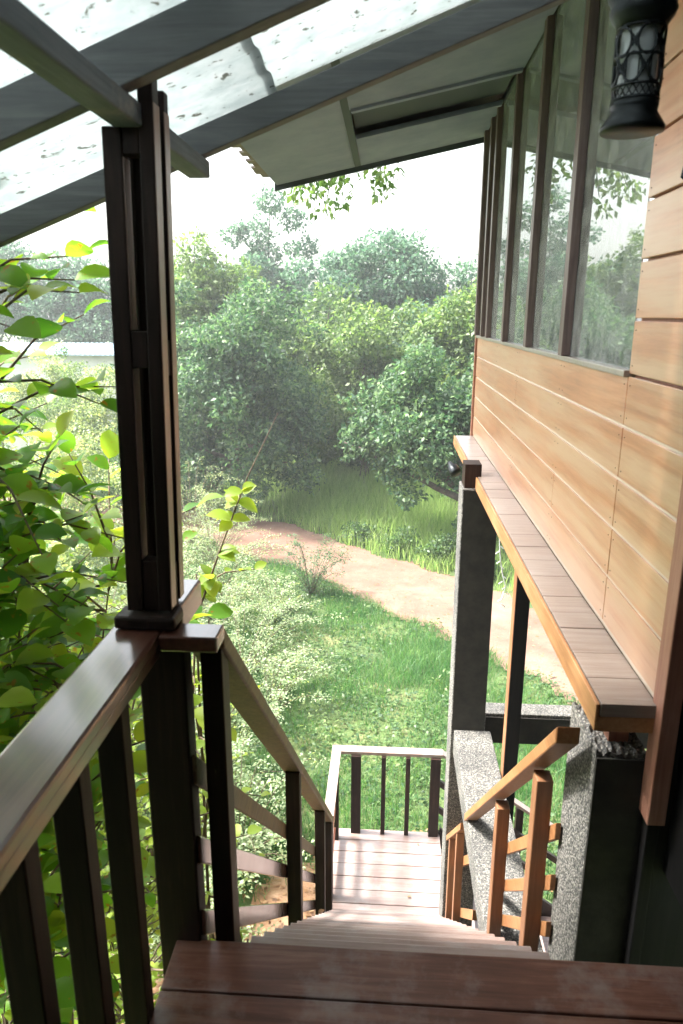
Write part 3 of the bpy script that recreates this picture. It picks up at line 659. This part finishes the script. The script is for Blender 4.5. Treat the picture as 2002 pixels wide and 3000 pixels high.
# long whip of the sapling leaning right
wt = empty('sapling_whip', 'long thin leaning stem with pale leaf tufts behind the veranda post', 'sapling'); wt.location = (-.95,3.3,GZ)
bm = bmesh.new(); b0 = Vector((-.95,3.3,GZ)); wp = [Vector(p)-b0 for p in ((-.95,3.3,GZ), (-.92,3.15,-1.5), (-.86,3.0,.25), (-.72,3.0,.62), (-.60,3.0,.92), (-.46,3.0,1.2))]
tube(bm, wp, [.012,.010,.006,.0045,.003,.0012], 6); obj('stem', bm, M['twig'], wt, smooth=True)
LP = []; LD = []
random.seed(5)
for q, cnt in ((.30, 4), (.52, 5), (.86, 3), (1.35, 5), (1.62, 4), (1.8, 3)):
    i = int(q) if q < 2 else 1; base_i = 2+i; p = wp[base_i].lerp(wp[min(base_i+1,5)], q-i)
    for a in range(cnt): LP.append(p); LD.append(Vector((random.uniform(-1,1), random.uniform(-.6,.6), random.uniform(-.4,.7))))
n = len(LP); leaves('foliage', np.array([[*p] for p in LP]), np.array([[*p] for p in LD]), np.tile([0,-.5,1.],(n,1))+RNG.normal(size=(n,3))*.3, .07+.05*RNG.random(n), M['lf_lime'], wt, BIG_V, BIG_F, True)
twiggy('broadleaf_shrub', 'low bright shrub glimpsed between the deck balusters', (-1.5,1.6,GZ), [(-.95,.9,-1.6), (-1.3,1.3,-1.9), (-1.0,1.7,-2.2), (-1.8,1.0,-1.5), (-1.2,.4,-1.7), (-1.7,2.0,-2.1), (-.9,2.3,-2.7), (-2.2,1.6,-1.8), (-1.0,1.0,-2.8), (-1.9,.5,-2.2)], M['lf_lime'], .062, 85, .5, ok=near_ok, gap=.04, stem=.010)
# little leafy sprig poking at the stairs
twiggy('stair_sprig', 'small bright leafy sprig growing against the left stair rails', (-.95,3.0,GZ), [(-.62,2.75,-1.3), (-.66,2.5,-1.15), (-.75,2.9,-1.0)], M['lf_lime'], .075, 9, .25, cat='sprig', ok=lambda P: P[:,0] < -.47, smallfork=.8)

# ------------------------------------------------------------------ pale arching shrubs over the slope
def arching(name, label, base, n_arms, reach, height, mt, group, size=.045, per=150):
    t = empty(name, label, 'shrub', group); t.location = base
    bm = bmesh.new(); P = []; D = []
    for a in range(n_arms):
        th = random.uniform(0, 2*math.pi); r = reach*random.uniform(.5, 1.5); h = height*random.uniform(.3, 1.25)
        pts = [Vector((math.cos(th)*r*q, math.sin(th)*r*q, h*math.sin(min(q*1.9, 2.6)))) for q in np.linspace(0, 1, 8)]
        tube(bm, pts, [.008*(1-.1*i) for i in range(8)], 4)
        for k in range(per):
            q = random.random()**.7*7; i = min(int(q), 6); p = pts[i].lerp(pts[i+1], q-i)
            off = Vector((random.gauss(0,.055), random.gauss(0,.055), random.gauss(0,.018))); P.append(p+off); D.append(off*6+Vector((random.gauss(0,.4), random.gauss(0,.4), random.gauss(0,.15))))
    n = len(P); leaves('foliage', np.array([[*p] for p in P]), np.array([[*p] for p in D]), np.tile([0,0,1.],(n,1))+RNG.normal(size=(n,3))*.3, size*(.6+.8*RNG.random(n)), mt, t)
    obj('stems', bm, M['twig'], t); return t
random.seed(9)
spots = [(-4.6,18.0,1.3,1.5), (-5.6,19.6,1.5,1.9), (-3.9,16.2,1.2,1.3), (-2.2,8.6,.9,1.0), (-1.9,10.6,1.0,.8), (-3.0,9.8,1.2,1.4), (-2.6,12.0,1.3,1.0), (-3.9,12.0,1.4,1.6), (-3.6,14.2,1.4,1.2), (-1.7,7.2,.8,1.2), (-2.9,7.3,1.1,1.7), (-4.8,14.5,1.5,1.7), (-2.4,14.4,.9,.8), (-4.2,9.0,1.4,2.1), (-1.9,5.6,.7,1.3)]
wh = ['hiding the path bend','farthest by the path end','beside the path bend','nearest the stair foot','at the grass edge','mid slope','before the path bend','in the thick of the slope','close to the path','below the stair rail','behind the stair rail','at the far path end','lowest by the grass','behind the slope','under the stairs']
for (x, y, r, h), w_ in zip(spots, wh):
    arching('arching_shrub', 'pale feathery arching shrub ' + w_, (x, y, GZ), 34, r, h, M['lf_pale'], 'pale arching shrubs on the slope left of the stairs')
arching('herb', 'grey green bushy herb standing alone at the edge of the dirt path', (-1.75,16.0,GZ), 26, .75, 1.25, M['lf_dark'], None, .05, 120)
# bright mid-distance bushes on the left
ms = [(-13.6,28.5,1.9,5.1,'lf_pale','tallest under the tin roof'), (-10.2,24.5,2.2,4.5,'lf_pale','pale one by the tin roof'), (-11.5,26.,2.6,4.9,'lf_bush','right under the tin roof'), (-16.,28.5,2.8,5.1,'lf_bush','left under the tin roof'), (-9.2,27.5,2.0,4.8,'lf_mid','tall dark one by the veranda post'), (-4.2,6.3,1.7,2.2,'lf_bush','nearest behind the lime shrub'), (-6.0,8.6,2.2,2.8,'lf_bush','left of the arching shrubs'), (-6.6,12.5,2.3,2.6,'lf_pale','mid garden on the left'), (-9.5,14.5,2.8,3.6,'lf_bush','low at the far left'), (-8.6,18.8,2.6,3.3,'lf_pale','in front of the tin roof'), (-13.5,21.,3.2,4.,'lf_bush','at the left edge of the view'), (-8.2,23.2,2.2,2.8,'lf_mid','dark one behind the veranda post')]
for x, y, r, h, mt, w_ in ms:
    tree('garden_bush', 'rounded leafy garden bush ' + w_, (x,y,GZ), (x,y,GZ+h*.55), (r,r,h*.55), 26, .62, 1500, .085, M[mt], 'garden bushes left of the stairs', .05, cat='bush', limbs=7)

# ------------------------------------------------------------------ trees
tree('spreading_tree', 'broad dense tree left of centre with foliage down to the tall grass', (-5.0,24.3,GZ), (-5.0,23.6,-.7), (3.4,3.0,3.9), 64, .95, 900, .15, M['lf_dark'], None, .26, limbs=16,
     top=[((-3.2,22.6,-3.0),.9), ((-2.7,22.4,-3.4),.6), ((-7.2,22.6,-2.2),1.2), ((-6.2,22.0,-3.2),1.), ((-4.4,21.9,-3.6),.8)])
tree('spreading_tree', 'dense round tree at right behind the ledge with low bare limbs', (3.6,20.6,GZ), (1.9,20.6,-1.0), (3.0,2.4,2.2), 50, .85, 1000, .14, M['lf_dark'], None, .24, limbs=14,
     top=[((-.6,20.8,-1.9),.8), ((.2,20.2,-2.7),.55), ((.6,19.8,-3.3),.45), ((3.4,19.2,-3.4),.8), ((2.4,19.2,-3.9),.5)])
bm = bmesh.new(); tube(bm, wobble((3.4,19.6,-3.9), (-1.4,21.0,-2.0), 7, .12), [.13,.12,.10,.09,.07,.06,.04,.02], 8)
tube(bm, wobble((3.5,19.5,-3.2), (1.2,19.8,-1.9), 5, .1), [.08,.07,.06,.05,.035,.02], 7)
lb = obj('fallen_limb', bm, M['bark'], smooth=True); tag(lb, 'bare dark limb reaching left below the round tree on the right', 'limb')
T = [('light_tree','pale green tree filling the gap between the two dark trees', (-.9,27.5), (-.9,27.,-.6), (3.4,2.4,3.0), 44,.95,620,.17,'lf_bush'),
     ('light_tree','bright green tree top just above the round tree on the right', (3.6,26.), (3.4,25.5,.3), (3.4,2.4,2.4), 40,.9,650,.16,'lf_bush'),
     ('light_tree','pale yellow green tree beside the veranda post', (-6.8,27.), (-6.6,26.5,1.3), (2.4,2.,3.0), 40,.8,700,.16,'lf_bush'),
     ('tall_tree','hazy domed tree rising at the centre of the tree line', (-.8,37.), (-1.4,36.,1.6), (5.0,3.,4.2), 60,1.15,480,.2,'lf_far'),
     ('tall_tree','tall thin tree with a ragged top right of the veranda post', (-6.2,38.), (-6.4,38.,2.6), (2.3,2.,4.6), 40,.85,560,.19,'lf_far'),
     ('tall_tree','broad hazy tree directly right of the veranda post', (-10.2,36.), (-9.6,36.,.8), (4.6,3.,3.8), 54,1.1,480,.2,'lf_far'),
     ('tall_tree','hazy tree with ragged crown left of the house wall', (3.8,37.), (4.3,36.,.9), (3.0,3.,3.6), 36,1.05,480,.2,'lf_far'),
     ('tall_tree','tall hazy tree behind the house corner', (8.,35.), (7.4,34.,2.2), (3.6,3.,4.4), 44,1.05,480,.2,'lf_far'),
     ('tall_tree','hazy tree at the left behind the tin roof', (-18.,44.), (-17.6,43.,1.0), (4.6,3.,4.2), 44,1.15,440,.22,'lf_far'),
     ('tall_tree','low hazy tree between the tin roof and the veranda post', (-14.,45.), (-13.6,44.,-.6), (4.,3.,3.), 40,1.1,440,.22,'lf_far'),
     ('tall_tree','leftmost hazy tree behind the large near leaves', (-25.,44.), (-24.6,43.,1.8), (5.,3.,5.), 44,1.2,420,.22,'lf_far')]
T += [('light_tree','mid height tree filling in beside the broad dense tree', (-8.6,30.), (-8.4,30.,-.6), (3.4,2.4,3.2), 36,.95,560,.17,'lf_mid'),
      ('light_tree','mid height tree in the second row at the centre', (-3.4,31.), (-3.4,31.,.2), (3.0,2.2,3.2), 36,.95,560,.17,'lf_mid'),
      ('light_tree','mid height tree right of the centre gap', (1.6,31.), (1.4,31.,-.2), (3.2,2.2,3.2), 36,.95,560,.17,'lf_far'),
      ('light_tree','mid height tree by the house corner', (6.2,31.), (5.8,31.,.6), (3.0,2.2,3.2), 36,.95,560,.17,'lf_mid')]
for nm, lab, b, c, r, nb, br, per, sz, mt in T:
    tree(nm, lab, (b[0],b[1],GZ), c, r, nb, br, per, sz, M[mt], 'hazy trees along the skyline' if nm == 'tall_tree' else 'light green trees in the second row', .22, limbs=12,
         top=[((-4.9,38.,6.2),.7), ((-6.0,38.,7.0),.75), ((-6.7,38.,5.6),.8), ((-7.9,38.,5.4),.6), ((-4.2,38.,4.8),.6)] if 'ragged top' in lab else None)
for x, y, rr, hh, mt, w_ in ((-.6,29.5,2.4,3.8,'lf_mid','deepest in the gap'), (3.2,24.0,1.6,3.0,'lf_mid','behind the round tree'), (-8.6,25.,2.0,3.4,'lf_mid','beside the broad dense tree'), (5.6,27.,2.4,4.2,'lf_mid','near the concrete column'), (-3.6,28.5,2.2,4.4,'lf_bush','behind the broad dense tree')):
    tree('understory_bush', 'leafy bush under the trees ' + w_, (x,y,GZ), (x,y,GZ+hh*.52), (rr,rr,hh*.55), 26, .65, 1000, .12, M[mt], 'bushes filling the gaps under the trees', .06, cat='bush', limbs=6)
# shade line of low plants along the far side of the path
for i, (x, y) in enumerate(((2.6,17.7), (1.5,18.6), (.4,19.6), (3.7,16.9), (-.7,20.4), (5.,15.6))):
    tree('verge_plant', 'low broad leaved plant on the far path verge ' + ['before the round tree','second from the concrete column','mid verge','next to the concrete column','leftmost by the tall grass','behind the concrete column'][i], (x,y,GZ), (x,y,GZ+.3), (.7,.5,.35), 9, .28, 2600, .09, M['lf_mid'], 'low plants along the far side of the path', .02, cat='plant', limbs=4)
# overhanging branch from a tree behind the house
ob = empty('overhanging_tree', 'tree behind the house whose leafy branch droops past the eave', 'tree', None); ob.location = (4.6,11.,GZ)
b0 = Vector((4.6,11.,GZ)); bm = bmesh.new()
tube(bm, [Vector(p)-b0 for p in ((4.6,11,GZ), (4.4,10.8,-1), (3.6,10.2,3.0), (2.2,9.6,4.2), (.8,9.1,4.5), (-.6,8.9,4.0))], [.2,.17,.12,.08,.05,.02], 8)
bl = []
for (x, y, z, r) in ((-.95,9.0,3.2,.34), (-.75,9.0,2.9,.28), (-.62,9.,3.25,.3), (-1.05,9.,3.0,.2), (-.15,9.,3.05,.2), (-.55,9.0,3.6,.3), (-.1,8.9,3.25,.24), (-.25,8.9,3.55,.26), (.4,9.,4.1,.6), (1.4,9.3,4.3,.7), (-1.3,9.3,4.1,.5), (-.4,9.4,4.4,.7), (2.4,9.8,4.4,.8), (3.2,10.2,3.8,.8)):
    bl.append((np.array((x,y,z))-np.array(b0), r)); tube(bm, wobble(Vector((min(max(x,-.5),3.),9.1,4.15))-b0, Vector((x,y,z))-b0, 3, .04), [.02,.014,.01,.005], 5)
crown_leaves('crown', bl, 620, .095, M['lf_bush'], ob, droop=.9)
obj('trunk', bm, M['bark'], ob, smooth=True)

# ------------------------------------------------------------------ distant tin-roofed building
sh = empty('outbuilding', 'low distant building with long pale blue tin roof at the left', 'building'); sh.location = (-15.5,33.5,GZ-.25)
bm = bmesh.new()
for i in range(48):
    x0 = -5.5+i*.23; hexa(bm, [(x0,-2,5.0),(x0,1.2,5.35),(x0+.12,1.2,5.35),(x0+.12,-2,5.0),(x0,-2,5.05),(x0,1.2,5.40),(x0+.12,1.2,5.40),(x0+.12,-2,5.05)])
hexa(bm, [(-5.6,-2,4.97),(-5.6,1.2,5.32),(5.6,1.2,5.32),(5.6,-2,4.97),(-5.6,-2,5.),(-5.6,1.2,5.35),(5.6,1.2,5.35),(5.6,-2,5.)])
obj('roof', bm, plain('blue_tin', (.42,.55,.66), .4, .2), sh)
obj('wall', B(-5.2, 5.2, -1.6, 1.1, 0, 4.98), plain('pale_wall', (.62,.62,.60), .8, bump=.1, col2=(.72,.72,.70), cscale=1.), sh)
for i in range(4): obj('window', B(-4.2+i*2.5, -3.2+i*2.5, -1.63, -1.58, 1.6, 3.0), M['soffdark'], sh)

# ------------------------------------------------------------------ haze
HAZE = .0021
if HAZE > 0:
    bm = B(-120, 120, -8, 130, GZ-1.2, 14); hz = bpy.data.meshes.new('haze'); bm.to_mesh(hz); bm.free()
    m, nt, out = mat('haze_air'); v = N(nt, 'ShaderNodeVolumePrincipled', Density=HAZE); v.inputs['Color'].default_value = (.93,.97,1,1); v.inputs['Anisotropy'].default_value = .3
    nt.links.new(v.outputs[0], out.inputs['Volume']); hz.materials.append(m)
    tag(link(bpy.data.objects.new('haze', hz)), kind='stuff')

# ------------------------------------------------------------------ light
SUN = Vector((-.70, .06, .95)).normalized()
w = bpy.data.worlds.new('World'); SC.world = w; w.use_nodes = True; nt = w.node_tree; nt.nodes.clear()
sky = N(nt, 'ShaderNodeTexSky'); sky.sky_type = 'NISHITA'; sky.sun_disc = False
sky.sun_elevation = math.asin(SUN.z); sky.sun_rotation = math.atan2(SUN.x, SUN.y); sky.air_density = 1.6; sky.dust_density = 5.; sky.ozone_density = .8
hsv = N(nt, 'ShaderNodeHueSaturation', Saturation=.35)
bg = N(nt, 'ShaderNodeBackground', Strength=.15); wo = nt.nodes.new('ShaderNodeOutputWorld')
nt.links.new(sky.outputs[0], hsv.inputs['Color']); nt.links.new(hsv.outputs[0], bg.inputs[0]); nt.links.new(bg.outputs[0], wo.inputs[0])
ld_ = bpy.data.lights.new('sun', 'SUN'); ld_.energy = 4.0; ld_.angle = math.radians(10); ld_.color = (1, .96, .88)
so_ = link(bpy.data.objects.new('sun', ld_)); so_.rotation_euler = (-SUN).to_track_quat('-Z', 'Y').to_euler()

# ------------------------------------------------------------------ camera
cd = bpy.data.cameras.new('camera'); cam = link(bpy.data.objects.new('camera', cd)); SC.camera = cam
cd.sensor_fit = 'VERTICAL'; cd.sensor_height = 36; cd.lens = 25.226; cd.clip_start = .05; cd.clip_end = 1500
yaw, pitch, roll = .0636803, .2686443, -.0030072
fwd = Vector((-math.sin(yaw)*math.cos(pitch), math.cos(yaw)*math.cos(pitch), -math.sin(pitch)))
right = Vector((math.cos(yaw), math.sin(yaw), 0)); down = fwd.cross(right)
r2 = math.cos(roll)*right + math.sin(roll)*down; d2 = -math.sin(roll)*right + math.cos(roll)*down
cam.matrix_world = Matrix(((r2.x, -d2.x, -fwd.x, 0), (r2.y, -d2.y, -fwd.y, 0), (r2.z, -d2.z, -fwd.z, 1.6), (0,0,0,1)))
cd.dof.use_dof = True; cd.dof.focus_distance = 7.; cd.dof.aperture_fstop = 5.6
SC.view_settings.view_transform = 'Standard'; SC.view_settings.look = 'None'; SC.view_settings.exposure = 2.22; SC.view_settings.gamma = 1
SC.cycles.max_bounces = 7; SC.cycles.transparent_max_bounces = 12
